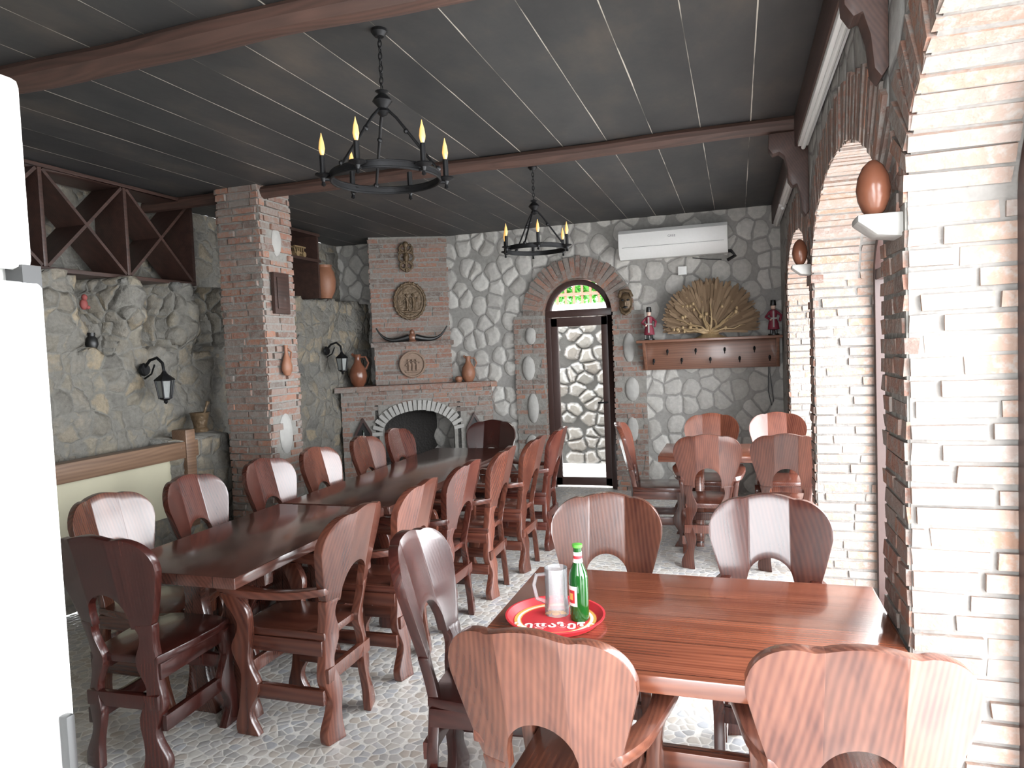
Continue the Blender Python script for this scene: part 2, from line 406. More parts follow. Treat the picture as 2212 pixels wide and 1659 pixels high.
# right wall with arches
mb=MB()
OPS=[(.04,2.16),(2.47,4.60),(4.82,6.76)];ZS,RISE=2.0,.47;XW=.97
def ell(y0,y1,n=28,ex=0.):
    c=(y0+y1)/2;h=(y1-y0)/2+ex
    return [(c-h*math.cos(pi*k/n),ZS+(RISE+ex)*math.sin(pi*k/n)) for k in range(n+1)]
poly=[(-.9,0)]
for y0,y1 in OPS: poly+=[(y0,0)]+ell(y0,y1)+[(y1,0)]
poly+=[(8.1,0),(8.1,CEIL),(-.9,CEIL)]
mb.prism(poly,'x',XR,XW,0);mb.m[0]=2
for y0,y1 in OPS:
    c=(y0+y1)/2;h=(y1-y0)/2
    for (yy,out) in((y1,-1),(y0,1)):
        bricks(mb,bframe((XR if out<0 else XW,yy,0),(1,0,0) if out<0 else (-1,0,0),(0,out,0)),XW-XR,ZS,None,bl=.22,proud=.012)
    t=0;
    while t<pi:
        y=c-h*math.cos(t);z=ZS+RISE*math.sin(t)
        nrm=Vector((0,-math.cos(t)/h,math.sin(t)/RISE)).normalized();tg=Vector((0,nrm.z,-nrm.y))
        M=frame((XR,y,z),Vector((1,0,0)),tg,nrm)
        mb.box(-.012,.24,-.022,.022,-.01*random.uniform(.2,1.6),.05,1,M,j=.003)
        mb.box(.255,.5,-.022,.022,-.01*random.uniform(.2,1.6),.05,1,M,j=.003)
        mb.box(-.016*random.uniform(.6,1.2),.05,-.022,.022,.0,.25*random.uniform(.9,1.05),3,M,j=.003)
        ds=math.hypot(h*math.sin(t),RISE*math.cos(t));t+=.058/ds
for a,b in((2.16,2.47),(4.6,4.82),(6.76,7.02),(-.5,.04)):
    mb.box(XR-.006,XR+.02,a+.004,b-.004,0,2.12,4)
    bricks(mb,bframe((XR-.006,b,0),(0,-1,0),(-1,0,0)),b-a,2.12,None,mi=3,bl=.22,proud=.006)
struct(mb.obj("wall_right",[MORTL,BRL,M_right,BR,MORT],merge=False),"brick piers with wide arched openings","wall")  # reveals use the brick with painted daylight, room faces the darker one
for i,(y0,y1) in enumerate(OPS):
    w=empty("window_%d"%(i+1),((.73,.80,.80)[i],(y0+y1)/2,0));struct(w,"brown framed arched window open down to the floor","window")
    h=(y1-y0)/2-.015
    mb=MB()
    out=[(-h,0)]+[(-h*math.cos(pi*k/24),ZS+(RISE-.01)*math.sin(pi*k/24)) for k in range(25)]+[(h,0)]
    g=h-.06;inn=[(-g,0)]+[(-g*math.cos(pi*k/24),ZS+(RISE-.07)*math.sin(pi*k/24)) for k in range(25)]+[(g,0)]
    mb.prism(out+inn[::-1],'x',-.03,.03);mb.box(-.025,.025,-.035,.035,.05,ZS+RISE-.05);mb.box(-.03,.03,-g,g,0,.08);mb.box(-.025,.025,-g,g,ZS-.03,ZS+.03)
    mb.obj("window_frame",FRAME,w)
mb=MB();mb.box(-5.2,-.6,-1.0,-.9,0,CEIL);struct(mb.obj("wall_front",PALE),"unseen plain wall behind the camera, sized to limit light from behind","wall")  # out of view, its width set to hold back light from behind
for i,(y,rr) in enumerate(((2.45,.066),(4.83,.052))):
    mb=MB()
    pts=[(-4.9+5.3*k/30,y+.008*math.sin(k*.6+i),CEIL-.045+.004*math.sin(k*.45+i*2)) for k in range(31)]
    mb.tube(pts,[rr+.003*math.sin(k*1.3) for k in range(31)],10)
    struct(mb.obj("trim_%d"%(3+i),BEAM),"rough brown wooden ceiling beam","beam")
mb=MB();mb.box(.37,XR+.01,-.9,YB,CEIL-.2,CEIL);struct(mb.obj("trim_5",BEAMY,bevel=.01),"brown wooden beam along the wall","beam")
for k,(ya,yb) in enumerate(((.9,2.2),(2.56,4.68),(4.98,6.6),(6.7,7.7))):
    e=empty("tube_light",(.41,(ya+yb)/2,CEIL-.197));tag(e,"long white tube light batten under the wall beam","light","tube lights under the beam")
    mb=MB();L=(yb-ya)/2;mb.box(-.03,.03,-L,L,-.03,0);mb.obj("housing",WHITE,e,.004)
    mb=MB();mb.tube([(0,-L+.02,-.042),(0,L-.02,-.042)],.013,10);mb.obj("lamp_tube",WHITE,e)
def corbel(y):
    mb=MB()
    pr=[(XR,CEIL-.1),(.22,CEIL-.1),(.215,CEIL-.19),(.24,CEIL-.23),(.28,CEIL-.22),(.31,CEIL-.25),(.325,CEIL-.32),(.33,CEIL-.40),(.355,CEIL-.44),(.38,CEIL-.43),(.40,CEIL-.50),(.41,CEIL-.6),(.43,CEIL-.63),(XR,CEIL-.6)]
    mb.prism(pr,'y',y-.05,y+.05)
    tag(mb.obj("corbel",BEAMY,bevel=.008),"carved dark wood bracket under a ceiling beam","bracket","carved beam brackets")
corbel(2.42);corbel(4.83)
# ---------------------------------------------------------------- brick pillar
px0,px1,py0,py1=-4.03,-3.63,4.75,5.15
mb=MB();mb.box(px0,px1,py0,py1,0,CEIL,0)
INS=[(4.95,2.62,.07,.13),(4.94,1.02,.1,.19),(4.95,.42,.09,.2)]
def pm(u,v,a,b):
    for yc,zc,ry,rz in INS:
        if ((py0+u-yc)/ry)**2+((v-zc)/rz)**2<1.0: return False
    return True
bricks(mb,bframe((px0,py0,0),(1,0,0),(0,-1,0)),.4,CEIL,None,bl=.2,proud=.018)
bricks(mb,bframe((px1,py0,0),(0,1,0),(1,0,0)),.4,CEIL,pm,bl=.2,proud=.018)
bricks(mb,bframe((px0,py1,0),(0,-1,0),(-1,0,0)),.4,CEIL,None,bl=.2,proud=.018)
for yc,zc,ry,rz in INS: mb.ball((px1,yc,zc),(.03,ry*.9,rz*.92),2)
tag(mb.obj("brick_pillar",[MORT,BR,PALE],merge=False),"square brick pillar with pale stones set into it","pillar")
mb=MB();mb.box(px1+.015,px1+.05,4.83,5.03,2.02,2.36);mb.box(px1+.05,px1+.06,4.86,5.0,2.06,2.32)
tag(mb.obj("wooden_plaque",RACK,bevel=.006),"dark wooden plaque hung on the brick pillar","plaque")
mb=MB();M=T(px1+.055,4.93,1.5)
mb.lathe([(.001,0),(.03,.01),(.052,.05),(.055,.09),(.035,.15),(.018,.19),(.016,.24),(.024,.26),(.001,.26)],16,0,M,.7,1)
mb.tube([(px1+.055,4.93+.02,1.73),(px1+.055,5.0,1.7),(px1+.055,4.98,1.62)],.008)
tag(mb.obj("clay_jug",CLAY),"small flat terracotta jug hung on the brick pillar","jug")
# ---------------------------------------------------------------- fireplace
FA=math.radians(25);U=Vector((math.cos(FA),math.sin(FA),0));N=Vector((math.sin(FA),-math.cos(FA),0))
FO=Vector((-3.60,7.42,0))
def FM(du=0,dn=0,dz=0):
    return frame(FO+U*du+N*dn+Vector((0,0,dz)),U,-N,Vector((0,0,1)))
fp=empty("fireplace",(-3.6,7.42,0),FA);tag(fp,"corner brick fireplace with mantel ledge and arched firebox","fireplace")
W=.88;mb=MB()
opn=lambda x,z:(abs(x)<.42 and z<.72) or (z>=.72 and (x/.42)**2+((z-.72)/.26)**2<1)
arcf=[(-.42*math.cos(pi*k/20),.72+.26*math.sin(pi*k/20)) for k in range(21)]
mb.prism([(-W,0),(-.42,0)]+arcf+[(.42,0),(W,0),(W,1.24),(-W,1.24)],'y',0,.4,0)
def fm(u,v,a,b):
    x=u-W
    if opn(x,v) or opn(a-W,v) or opn(b-W,v):return False
    if v>.7 and ((x/.56)**2+((v-.72)/.37)**2<1 or (min(abs(a-W),abs(b-W))/.54)**2+((v-.72)/.36)**2<1):return False
    for c in(-.64,.66):
        if a-W<c+.09 and b-W>c-.09 and .45<v<.9:return False
    return True
bricks(mb,frame((-W,0,0),Vector((1,0,0)),Vector((0,-1,0)),Vector((0,0,1))),2*W,1.24,fm,bl=.18)
t=0
while t<pi:
    x=-.42*math.cos(t);z=.72+.26*math.sin(t);nn=Vector((-math.cos(t)/.42,0,math.sin(t)/.26)).normalized()
    M=frame((x,0,z),Vector((nn.z,0,-nn.x)),Vector((0,-1,0)),nn)
    mb.box(-.022,.022,-.06,.03,0,.12,2,M,j=.003);t+=.05/math.hypot(.42*math.sin(t),.26*math.cos(t))
bricks(mb,frame((W,0,0),Vector((0,1,0)),Vector((1,0,0)),Vector((0,0,1))),.4,1.24,None)
mb.obj("firebox_surround",[MORT,BR,PALE],fp,merge=False)
mb=MB();mb.box(-.5,.5,.38,.42,0,1.1);mb.box(-.5,-.46,.0,.4,0,1.1);mb.box(.46,.5,0,.4,0,1.1);mb.box(-.5,.5,.02,.4,.99,1.03);mb.box(-.45,.45,.02,.38,.0,.38)
mb.obj("firebox",SOOT,fp)
mb=MB();mb.box(-W-.06,W+.06,-.07,.45,1.24,1.27,0);bricks(mb,frame((-W-.06,-.07,1.225),Vector((1,0,0)),Vector((0,-1,0)),Vector((0,0,1))),2*W+.12,.06,None,bl=.24,bh=.05,gap=.01)
mb.box(-W-.06,W+.06,-.06,.45,1.27,1.285,2)
mb.obj("mantel",[MORT,BR,BR],fp,merge=False)
mb=MB()
F3=lambda a,u,o: frame(a,Vector(u),Vector(o),Vector((0,0,1)))
mb.box(-.48,.42,.16,.6,1.28,1.76,0);bricks(mb,F3((-.48,.16,1.29),(1,0,0),(0,-1,0)),.90,.44,None,bl=.24)
bricks(mb,F3((.42,.16,1.29),(0,1,0),(1,0,0)),.3,.44,None,bl=.24)
bricks(mb,F3((-.48,.46,1.29),(0,-1,0),(-1,0,0)),.3,.44,None,bl=.24)
mb.box(-.52,.46,.12,.6,1.74,1.79,1,None,.004)
mb.box(-.50,.42,.26,.7,1.76,CEIL,0);bricks(mb,F3((-.5,.26,1.8),(1,0,0),(0,-1,0)),.92,CEIL-1.8,None,bl=.26)
bricks(mb,F3((.42,.26,1.8),(0,1,0),(1,0,0)),.3,CEIL-1.8,None,bl=.24)
bricks(mb,F3((-.5,.56,1.8),(0,-1,0),(-1,0,0)),.3,CEIL-1.8,None,bl=.24)
mb.obj("chimney_breast",[MORT,BR],fp,merge=False)
DGL=plain("dark_glass",(.01,.02,.012),.1)
for c in(-.64,.66):
    mb=MB();P=[(c-.1,.46),(c+.1,.46),(c+.1,.74),(c,.92),(c-.1,.74)];Q=[(c-.075,.49),(c+.075,.49),(c+.075,.73),(c,.87),(c-.075,.73)]
    n=len(P)
    for a in range(n):
        b=(a+1)%n;mb.prism([P[a],P[b],Q[b],Q[a]],'y',-.035,.01)
    mb.prism(Q,'y',-.006,.0,1);mb.obj("niche_frame",[FRAME,BLACK],fp)
    b=MB();M=FM(c,.045,.49);b.lathe([(.001,0),(.034,0),(.035,.16),(.014,.22),(.012,.29),(.001,.29)],14,0,M)
    tag(b.obj("wine_bottle",DGL),"dark wine bottle standing in a fireplace niche","bottle","bottles in fireplace niches")
def fpos(u,dn,z): return FO+U*u-N*dn+Vector((0,0,z))
def jug(name,loc,s=1,mat=CLAY,label="",hdl=1):
    e=MB();e.lathe([(.001,0),(.055*s,0),(.085*s,.05*s),(.1*s,.12*s),(.085*s,.2*s),(.04*s,.27*s),(.032*s,.32*s),(.045*s,.36*s),(.03*s,.355*s),(.001,.3*s)],20)
    if hdl: e.tube([(.035*s,0,.33*s),(.09*s,0,.33*s),(.12*s,0,.26*s),(.085*s,0,.19*s)],.011*s)
    e.tube([(-.03*s,0,.34*s),(-.06*s,0,.37*s)],[.02*s,.012*s])
    o=e.obj(name,mat,loc=loc);o.rotation_euler=(0,0,.4);tag(o,label,"jug");return o
jug("clay_jug",fpos(-.68,.1,1.285),1.05,CLAYD,"brown clay wine jug with handle on the mantel")
jug("clay_jug",fpos(.62,.1,1.285),.85,CLAY,"terracotta wine jug with handle on the mantel")
mb=MB();mb.lathe([(.001,0),(.03,0),(.045,.03),(.04,.06),(.025,.07),(.001,.065)],14);tag(mb.obj("clay_cup",CLAY,loc=fpos(.5,.08,1.285)),"small clay cup on the mantel","cup")
FR=lambda u,dn,z: frame(fpos(u,dn,z),U,-N,Vector((0,0,1)))
def relief(M,rx,rz,fig=True,mat=BRONZE,label="",name="wall_relief"):
    mb=MB();ring=[(rx*math.cos(2*pi*k/32),-.015,rz*math.sin(2*pi*k/32)) for k in range(32)]
    mb.prism([(rx*math.cos(2*pi*k/32),rz*math.sin(2*pi*k/32)) for k in range(32)],'y',-.012,.01)
    mb.tube(ring,.016,8,0,True)
    if fig:
        mb.tube([(.8*x,y-.004,.8*z) for x,y,z in ring],.006,6,0,True)
        for k in range(24):
            a=2*pi*k/24;mb.ball((rx*1.04*math.cos(a),-.018,rz*1.04*math.sin(a)),.016,0,8)
    for i,dx in enumerate((-.32,.0,.32) if not fig else (-.2,.22)):
        x=dx*rx;h=rz*.55
        mb.tube([(x,-.02,-h),(x+.01,-.03,-.1*h),(x,-.035,.35*h)],[rx*.07,rx*.13,rx*.1])
        mb.ball((x,-.035,.6*h),rx*.1,0,10)
        mb.tube([(x,-.03,.25*h),(x+rx*.22,-.03,.0),(x+rx*.28,-.03,.35*h)],rx*.05,6);mb.tube([(x,-.03,.25*h),(x-rx*.2,-.03,-.05*h),(x-rx*.12,-.03,-.3*h)],rx*.05,6)
        mb.tube([(x+.005,-.02,-.2*h),(x+rx*.16,-.02,-h)],rx*.06,6)
    mb.tube([(-rx*.6,-.02,-rz*.58),(0,-.025,-rz*.63),(rx*.6,-.02,-rz*.58)],.012,6)
    o=mb.obj(name,mat);o.matrix_world=M;tag(o,label,"wall ornament");return o
relief(FR(-.04,.14,1.52),.145,.145,False,plain("clay_relief",(.24,.165,.12),.7,bump=.006),"round clay relief with three figures on the chimney")
relief(FR(-.04,.24,2.28),.18,.21,True,BRONZE,"oval bronze relief with beaded rim and figures")
mb=MB();K=FR(-.06,.24,2.80)
for sx in(-1,1):
    mb.tube([(sx*(.02+.05*math.sin(t*.9)),-.02,-.16+.032*t) for t in range(11)],.014,8)
    for zc,r in((-.1,.04),(.0,.055),(.1,.045)):
        mb.tube([(sx*.04+r*math.cos(a*.6)*.9,-.025,zc+r*math.sin(a*.6)) for a in range(11)],.012,8,0,True)
mb.ball((0,-.03,.15),(.035,.025,.04));mb.ball((0,-.03,0),(.035,.03,.06));mb.tube([(0,-.02,-.18),(0,-.03,.17)],.018);mb.tube([(-.09,-.02,.06),(.09,-.02,.06)],.014)
o=mb.obj("wall_ornament",BRONZE);o.matrix_world=K;tag(o,"ornate openwork bronze cross ornament on the chimney","wall ornament")
e=empty("horn_trophy",fpos(-.03,.16,1.79));e.rotation_euler=(0,0,FA);tag(e,"carved head with long dark horns on the chimney ledge","trophy")
for sx in(-1,1):
    mb=MB();mb.tube([(sx*(.04+.38*t/10),-.02,.055-.035*math.sin(pi*t/10*.9)+.13*(t/10)**5) for t in range(11)],[.034*(1-t/11)+.004 for t in range(11)],10);mb.obj("horn",BLACK,e)
mb=MB();mb.ball((0,-.02,.05),(.05,.04,.055));mb.ball((0,-.03,.11),(.03,.03,.035));mb.lathe([(.04,0),(.05,.01),(.03,.03)],12,0,T(0,-.02,0));mb.obj("head",SHELFW,e)
# ---------------------------------------------------------------- wine rack and left wall stuff
e=empty("wine_rack",(-4.46,2.86,2.31));tag(e,"dark wooden wine rack with crossed dividers on the ledge","wine rack")
mb=MB();L=2.08;D=.3;Hh=.73
mb.box(-D,0,0,L,0,.03);mb.box(-D,0,0,L,Hh-.03,Hh)
for y in(0,.685,1.37,L-.03): mb.box(-D,0,y,y+.03,.03,Hh-.03)
mb.obj("frame",RACK,e,.003)
for k in range(3):
    y0=.03+.685*k;y1=y0+.655;ym=(y0+y1)/2;zm=Hh/2
    for sgn in(1,-1):
        ln=math.hypot(y1-y0,Hh-.06)/2-.01;a=math.atan2(Hh-.06,y1-y0)*sgn
        mb=MB();mb.box(-D+.01,-.004-(.002 if sgn>0 else 0),-ln,ln,-.011,.011,0,T(0,ym,zm)@RX(a));mb.obj("divider",RACK,e)
e=empty("wall_shelf",(-4.5,5.7,2.31));tag(e,"dark wooden open shelf standing on the stone ledge","shelf")
for y in(0,1.1):
    mb=MB();mb.box(-.3,.05,y,y+.03,0,.72);mb.obj("side_panel",RACK,e)
mb=MB();mb.box(-.3,.06,0,1.15,.40,.43);mb.obj("shelf_board",RACK,e)
mb=MB();mb.box(-.3,.06,0,1.15,.69,.72);mb.obj("top_board",RACK,e)
e=empty("toy_cart",(-4.5,6.5,2.74));tag(e,"small golden model cart on the shelf","ornament")
mb=MB();mb.box(-.04,.04,-.1,.1,.03,.05);[mb.box(-.03,-.02,-.09+.04*k,-.08+.04*k,.05,.11) or mb.box(.02,.03,-.09+.04*k,-.08+.04*k,.05,.11) for k in range(5)];mb.box(-.04,-.02,-.1,.1,.1,.115);mb.box(.02,.04,-.1,.1,.1,.115);mb.obj("cart_body",GOLD,e)
for y in(-.06,.06):
    mb=MB();mb.lathe([(.001,-.05),(.03,-.05),(.03,.05),(.001,.05)],12,0,T(0,y,.03)@RY(pi/2));mb.obj("wheel",GOLD,e)
mb=MB();mb.lathe([(.001,0),(.07,0),(.11,.08),(.125,.2),(.11,.3),(.08,.35),(.09,.38),(.07,.375),(.001,.3)],22)
tag(mb.obj("clay_jar",CLAY,loc=(-4.5,7.0,2.32)),"large terracotta storage jar on the stone ledge","jar")
SMOKE=plain("smoky_glass",(.2,.21,.2),.12)
def lantern(y,z):
    e=empty("wall_lantern",(-4.38,y,z));e.scale=(.88,.88,.88);tag(e,"black iron wall lantern with glass panes on a curved bracket","lantern","wall lanterns")
    mb=MB();mb.tube([(-.03,0,.28),(.05,0,.36),(.13,0,.38),(.19,0,.33),(.2,0,.26)],.013);mb.lathe([(.001,0),(.05,0),(.06,.01),(.05,.03),(.001,.03)],12,0,T(-.03,0,.28)@RY(pi/2));mb.tube([(-.02,0,.2),(.06,0,.24),(.1,0,.32)],.008);mb.obj("bracket",IRON,e)
    mb=MB();M=T(.2,0,0)
    mb.lathe([(.01,.27),(.02,.25),(.03,.235),(.085,.19),(.09,.18),(.07,.178)],6,0,M);mb.lathe([(.001,-.03),(.02,-.01),(.015,.0),(.055,.02),(.055,.03)],6,0,M)
    for k in range(6):
        a=2*pi*k/6;mb.tube([(.2+.052*math.cos(a),.052*math.sin(a),.02),(.2+.078*math.cos(a),.078*math.sin(a),.18)],.007,6)
    mb.obj("lantern_cage",IRON,e)
    mb=MB();mb.lathe([(.046,.03),(.07,.175)],6,0,M);mb.obj("lantern_glass",SMOKE,e)
lantern(4.26,1.36);lantern(6.8,1.47)
e=empty("bronze_mortar",(-4.22,4.62,1.075));tag(e,"bronze mortar with a pestle on the stone ledge","mortar")
mb=MB();mb.lathe([(.001,0),(.06,0),(.065,.02),(.05,.04),(.06,.09),(.075,.15),(.08,.16),(.065,.155),(.05,.08),(.001,.06)],18);mb.obj("bowl",BRONZE,e)
mb=MB();mb.tube([(0,0,.06),(.05,.02,.2),(.065,.03,.25)],[.014,.01,.016]);mb.obj("pestle",BRONZE,e)
mb=MB();mb.lathe([(.001,0),(.03,0),(.045,.04),(.04,.08),(.025,.1),(.028,.125),(.001,.12)],16);tag(mb.obj("dark_vase",BLACK,loc=(-4.52,3.92,1.77)),"small dark vase inside a wall recess","vase")
mb=MB();mb.ball((0,0,.05),(.022,.03,.04));mb.ball((.01,0,.1),(.02,.02,.024));mb.ball((0,.03,.03),(.015,.02,.015));tag(mb.obj("red_ornament",plain("red_cloth",(.22,.05,.045),.7),loc=(-4.5,3.86,2.05)),"small red hanging ornament in a wall recess","ornament")
e=empty("timber_rail",(-4.2,3.4,0));tag(e,"brown timber rail over a cream plaster panel by the wall","rail")
mb=MB();mb.box(-.06,.06,-1.2,1.1,.9,1.03);mb.obj("rail",RAILW,e,.008)
mb=MB();mb.box(-.07,.07,.96,1.06,.35,1.12);mb.obj("post",RAILW,e,.008)
mb=MB();mb.box(-.12,-.05,-1.2,.97,.45,.95);mb.obj("cream_panel",CREAM,e)
# ---------------------------------------------------------------- chairs
def yc(z):
    if z<.45: return -.235+.035*(z/.45)
    return -.20-.13*((z-.45)/.55)**1.15
def fac(x): return max(0,abs(x)-.085)*.28
def ztop(x):
    t=abs(x)
    if t<=.11: return .981+.019*math.cos(pi*t/.22)
    return .855+.128*math.sqrt(max(0,1-((t-.125)/.131)**2)) if t>.125 else .981+.002*(t-.11)/.015
def zbot(x):
    t=abs(x)
    if t<.098: return .65+math.sqrt(max(0,.098**2-t*t))
    if t<.172: return .60
    return .60+.245*min(1,((t-.172)/.083))**1.25
def leg_rear(sx):
    mb=MB();rw=[]
    for i in range(33):
        z=.615*i/32
        c=.136+.018*(1-z/.615)+.013*math.sin(z*2*pi/.27+.5);h=.036+.008*math.sin(z*2*pi/.2)+(.012*(1-z/.08) if z<.08 else 0)
        xa,xb=c-h,c+h;y=yc(z)
        rw.append([(sx*xa,y-.02+fac(xa),z),(sx*xb,y-.02+fac(xb),z),(sx*xb,y+.02+fac(xb),z),(sx*xa,y+.02+fac(xa),z)])
    mb.rows(rw);return mb
def leg_front(sx,top):
    mb=MB();rw=[]
    for i in range(33):
        z=top*i/32
        y=.185+.02*math.sin(z*2*pi/.3)+(.03*((z-.45)/.2) if z>.45 else 0);h=.038+.008*math.sin(z*2*pi/.19+1)+(.01*(1-z/.07) if z<.07 else 0)
        x=.2+(.035*((z-.4)/.25)**1.5 if z>.4 else 0)
        rw.append([(sx*(x-.021),y-h,z),(sx*(x+.021),y-h,z),(sx*(x+.021),y+h,z),(sx*(x-.021),y+h,z)])
    mb.rows(rw);return mb
def chair_template(arms,loc,rot,color):
    root=empty("dining_chair",loc,rot);root.scale=(.94,1,1)
    ps=[]
    mb=MB();xs=sorted(set([round(x,4) for x in np.linspace(-.254,.254,53)]+[-.0979,.0979,-.0985,.0985,-.1725,.1725,-.085,.085]))
    nz_=8
    vs=[];fs=[]
    for x in xs:
        a,b=zbot(x),ztop(x)
        if b-a<.006:b=a+.006
        for side in(-1,1):
            for k in range(nz_+1):
                z=a+(b-a)*k/nz_; vs.append((x,yc(z)+side*.018+fac(x),z))
    m=2*(nz_+1);n=len(xs)
    for i in range(n-1):
        for k in range(nz_):
            a=i*m+k;b=(i+1)*m+k
            fs.append((a,b,b+1,a+1));a+=nz_+1;b+=nz_+1;fs.append((a,a+1,b+1,b))
        a=i*m;b=a+m;fs.append((a,a+nz_+1,b+nz_+1,b));a+=nz_;b+=nz_;fs.append((a,b,b+nz_+1,a+nz_+1))
    for i in(0,n-1):
        for k in range(nz_):
            a=i*m+k;fs.append((a,a+1,a+nz_+2,a+nz_+1) if i==0 else (a,a+nz_+1,a+nz_+2,a+1))
    mb.add(vs,fs);ps.append(mb.obj("backrest",CH,root,.006))
    for sx in(-1,1):
        ps.append(leg_rear(sx).obj("leg",CH,root,.006))
        ps.append(leg_front(sx,.645 if arms else .445).obj("leg",CH,root,.006))
    mb=MB();mb.prism([(-.175,-.2),(.175,-.2),(.2,-.05),(.215,.12),(.2,.22),(.1,.245),(-.1,.245),(-.2,.22),(-.215,.12),(-.2,-.05)] if not arms else [(-.175,-.2),(.175,-.2),(.178,.22),(.1,.245),(-.1,.245),(-.178,.22)],'z',.44,.475);ps.append(mb.obj("seat",CHH,root,.008))
    for sx in(-1,1):
        mb=MB();mb.box(sx*.19-.016,sx*.19+.016,-.2,.17,.17,.235);ps.append(mb.obj("stretcher",CHH,root,.004))
        mb=MB();mb.box(sx*.17-.014,sx*.17+.014,-.19,.17,.375,.44);ps.append(mb.obj("side_apron",CHH,root,.003))
    for y,z in((-.205,.26),(.185,.26),(.2,.375)):
        mb=MB();mb.box(-.185,.185,y-.014,y+.014,z,z+.06);ps.append(mb.obj("stretcher",CH,root,.003))
    if arms:
        for sx in(-1,1):
            mb=MB();rw=[]
            for i in range(17):
                t=i/16;y=-.235+.5*t;x=.18+.07*math.sin(pi*min(1,t*1.1)*.62);z=.665-.02*math.sin(pi*t)+.01*t
                h=.026+.013*t+.006*math.sin(t*9) if t<.93 else .032
                rw.append([(sx*(x-h),y,z-.017),(sx*(x+h),y,z-.017),(sx*(x+h),y,z+.017),(sx*(x-h),y,z+.017)])
            mb.rows(rw);ps.append(mb.obj("armrest",CHH,root,.008))
    for p in ps:p.color=color
    return root
NORM=(1.05,1,1,1);DK=(.42,.3,.36,1);MID=(.8,.65,.68,1);LT=(1.25,1.2,1.1,1)
def dirrot(d): return {'+y':0,'-x':pi/2,'-y':pi,'+x':-pi/2}[d]
A=[
 (-.46,1.83,'+y',-.06,(1.1,1.2,1.2,1),"reddish wooden armchair with scalloped back at the plank table","plank table chairs"),
 (.225,1.90,'+y',.05,(1.5,1.75,1.9,1),"light brown scalloped wooden armchair at the plank table","plank table chairs"),
 (.10,2.76,'-y',-.03,MID,"dark red scalloped wooden armchair facing the plank table","plank table chairs"),
 (-.23,5.37,'+y',.03,NORM,"reddish wooden armchair with arched cutout at the small table","small table chairs"),
 (-1.90,2.66,'-x',.0,NORM,"lacquered wooden armchair with wavy legs at the long table","long table chairs"),
 (-1.87,3.25,'-x',.03,NORM,"lacquered wooden armchair with wavy legs at the long table","long table chairs"),
 (-1.85,3.86,'-x',-.03,MID,"lacquered wooden armchair with wavy legs at the long table","long table chairs"),
 (-1.80,4.42,'-x',.02,NORM,"lacquered wooden armchair with wavy legs at the long table","long table chairs"),
 (-1.74,4.99,'-x',-.02,NORM,"lacquered wooden armchair with wavy legs at the long table","long table chairs"),
 (-1.71,5.56,'-x',.02,MID,"lacquered wooden armchair with wavy legs at the long table","long table chairs")]
B=[
 (-.85,2.28,'+x',.08,DK,"dark maroon wooden side chair at the end of the plank table","plank table chairs"),
 (-.545,2.70,'-y',.06,LT,"orange-brown scalloped wooden chair facing the plank table","plank table chairs"),
 (.31,5.40,'+y',-.02,NORM,"reddish wooden side chair with arched cutout at the small table","small table chairs"),
 (-.24,6.24,'-y',0,LT,"reddish wooden chair on the far side of the small table","small table chairs"),
 (.32,6.28,'-y',0,NORM,"reddish wooden chair on the far side of the small table","small table chairs"),
 (-.66,5.88,'+x',.05,NORM,"reddish wooden chair at the end of the small table","small table chairs"),
 (-2.42,2.33,'+y',.06,DK,"very dark maroon wooden chair at the end of the long table","long table chairs"),
 (-2.2,5.80,'-y',0,DK,"dark wooden chair at the fireplace end of the long table","long table chairs"),
 (-2.79,2.69,'+x',0,(1.1,1.1,1,1),"wall-side wooden chair with scalloped back at the long table","long table chairs"),
 (-2.74,3.22,'+x',.04,MID,"wall-side wooden chair with scalloped back at the long table","long table chairs"),
 (-2.69,3.80,'+x',-.03,MID,"wall-side wooden chair with scalloped back at the long table","long table chairs"),
 (-2.64,4.33,'+x',.02,NORM,"wall-side wooden chair with scalloped back at the long table","long table chairs"),
 (-2.60,4.93,'+x',0,NORM,"wall-side wooden chair with scalloped back at the long table","long table chairs"),
 (-2.58,5.46,'+x',0,MID,"wall-side wooden chair with scalloped back at the long table","long table chairs")]
for lst,arms in((A,True),(B,False)):
    tpl=None
    for x,y,dd,er,c,lab,grp in lst:
        if tpl is None: r=tpl=chair_template(arms,(x,y,0),dirrot(dd)+er,c)
        else: r=copy_tree(tpl,(x,y,0),dirrot(dd)+er,c)
        tag(r,lab,"chair",grp)
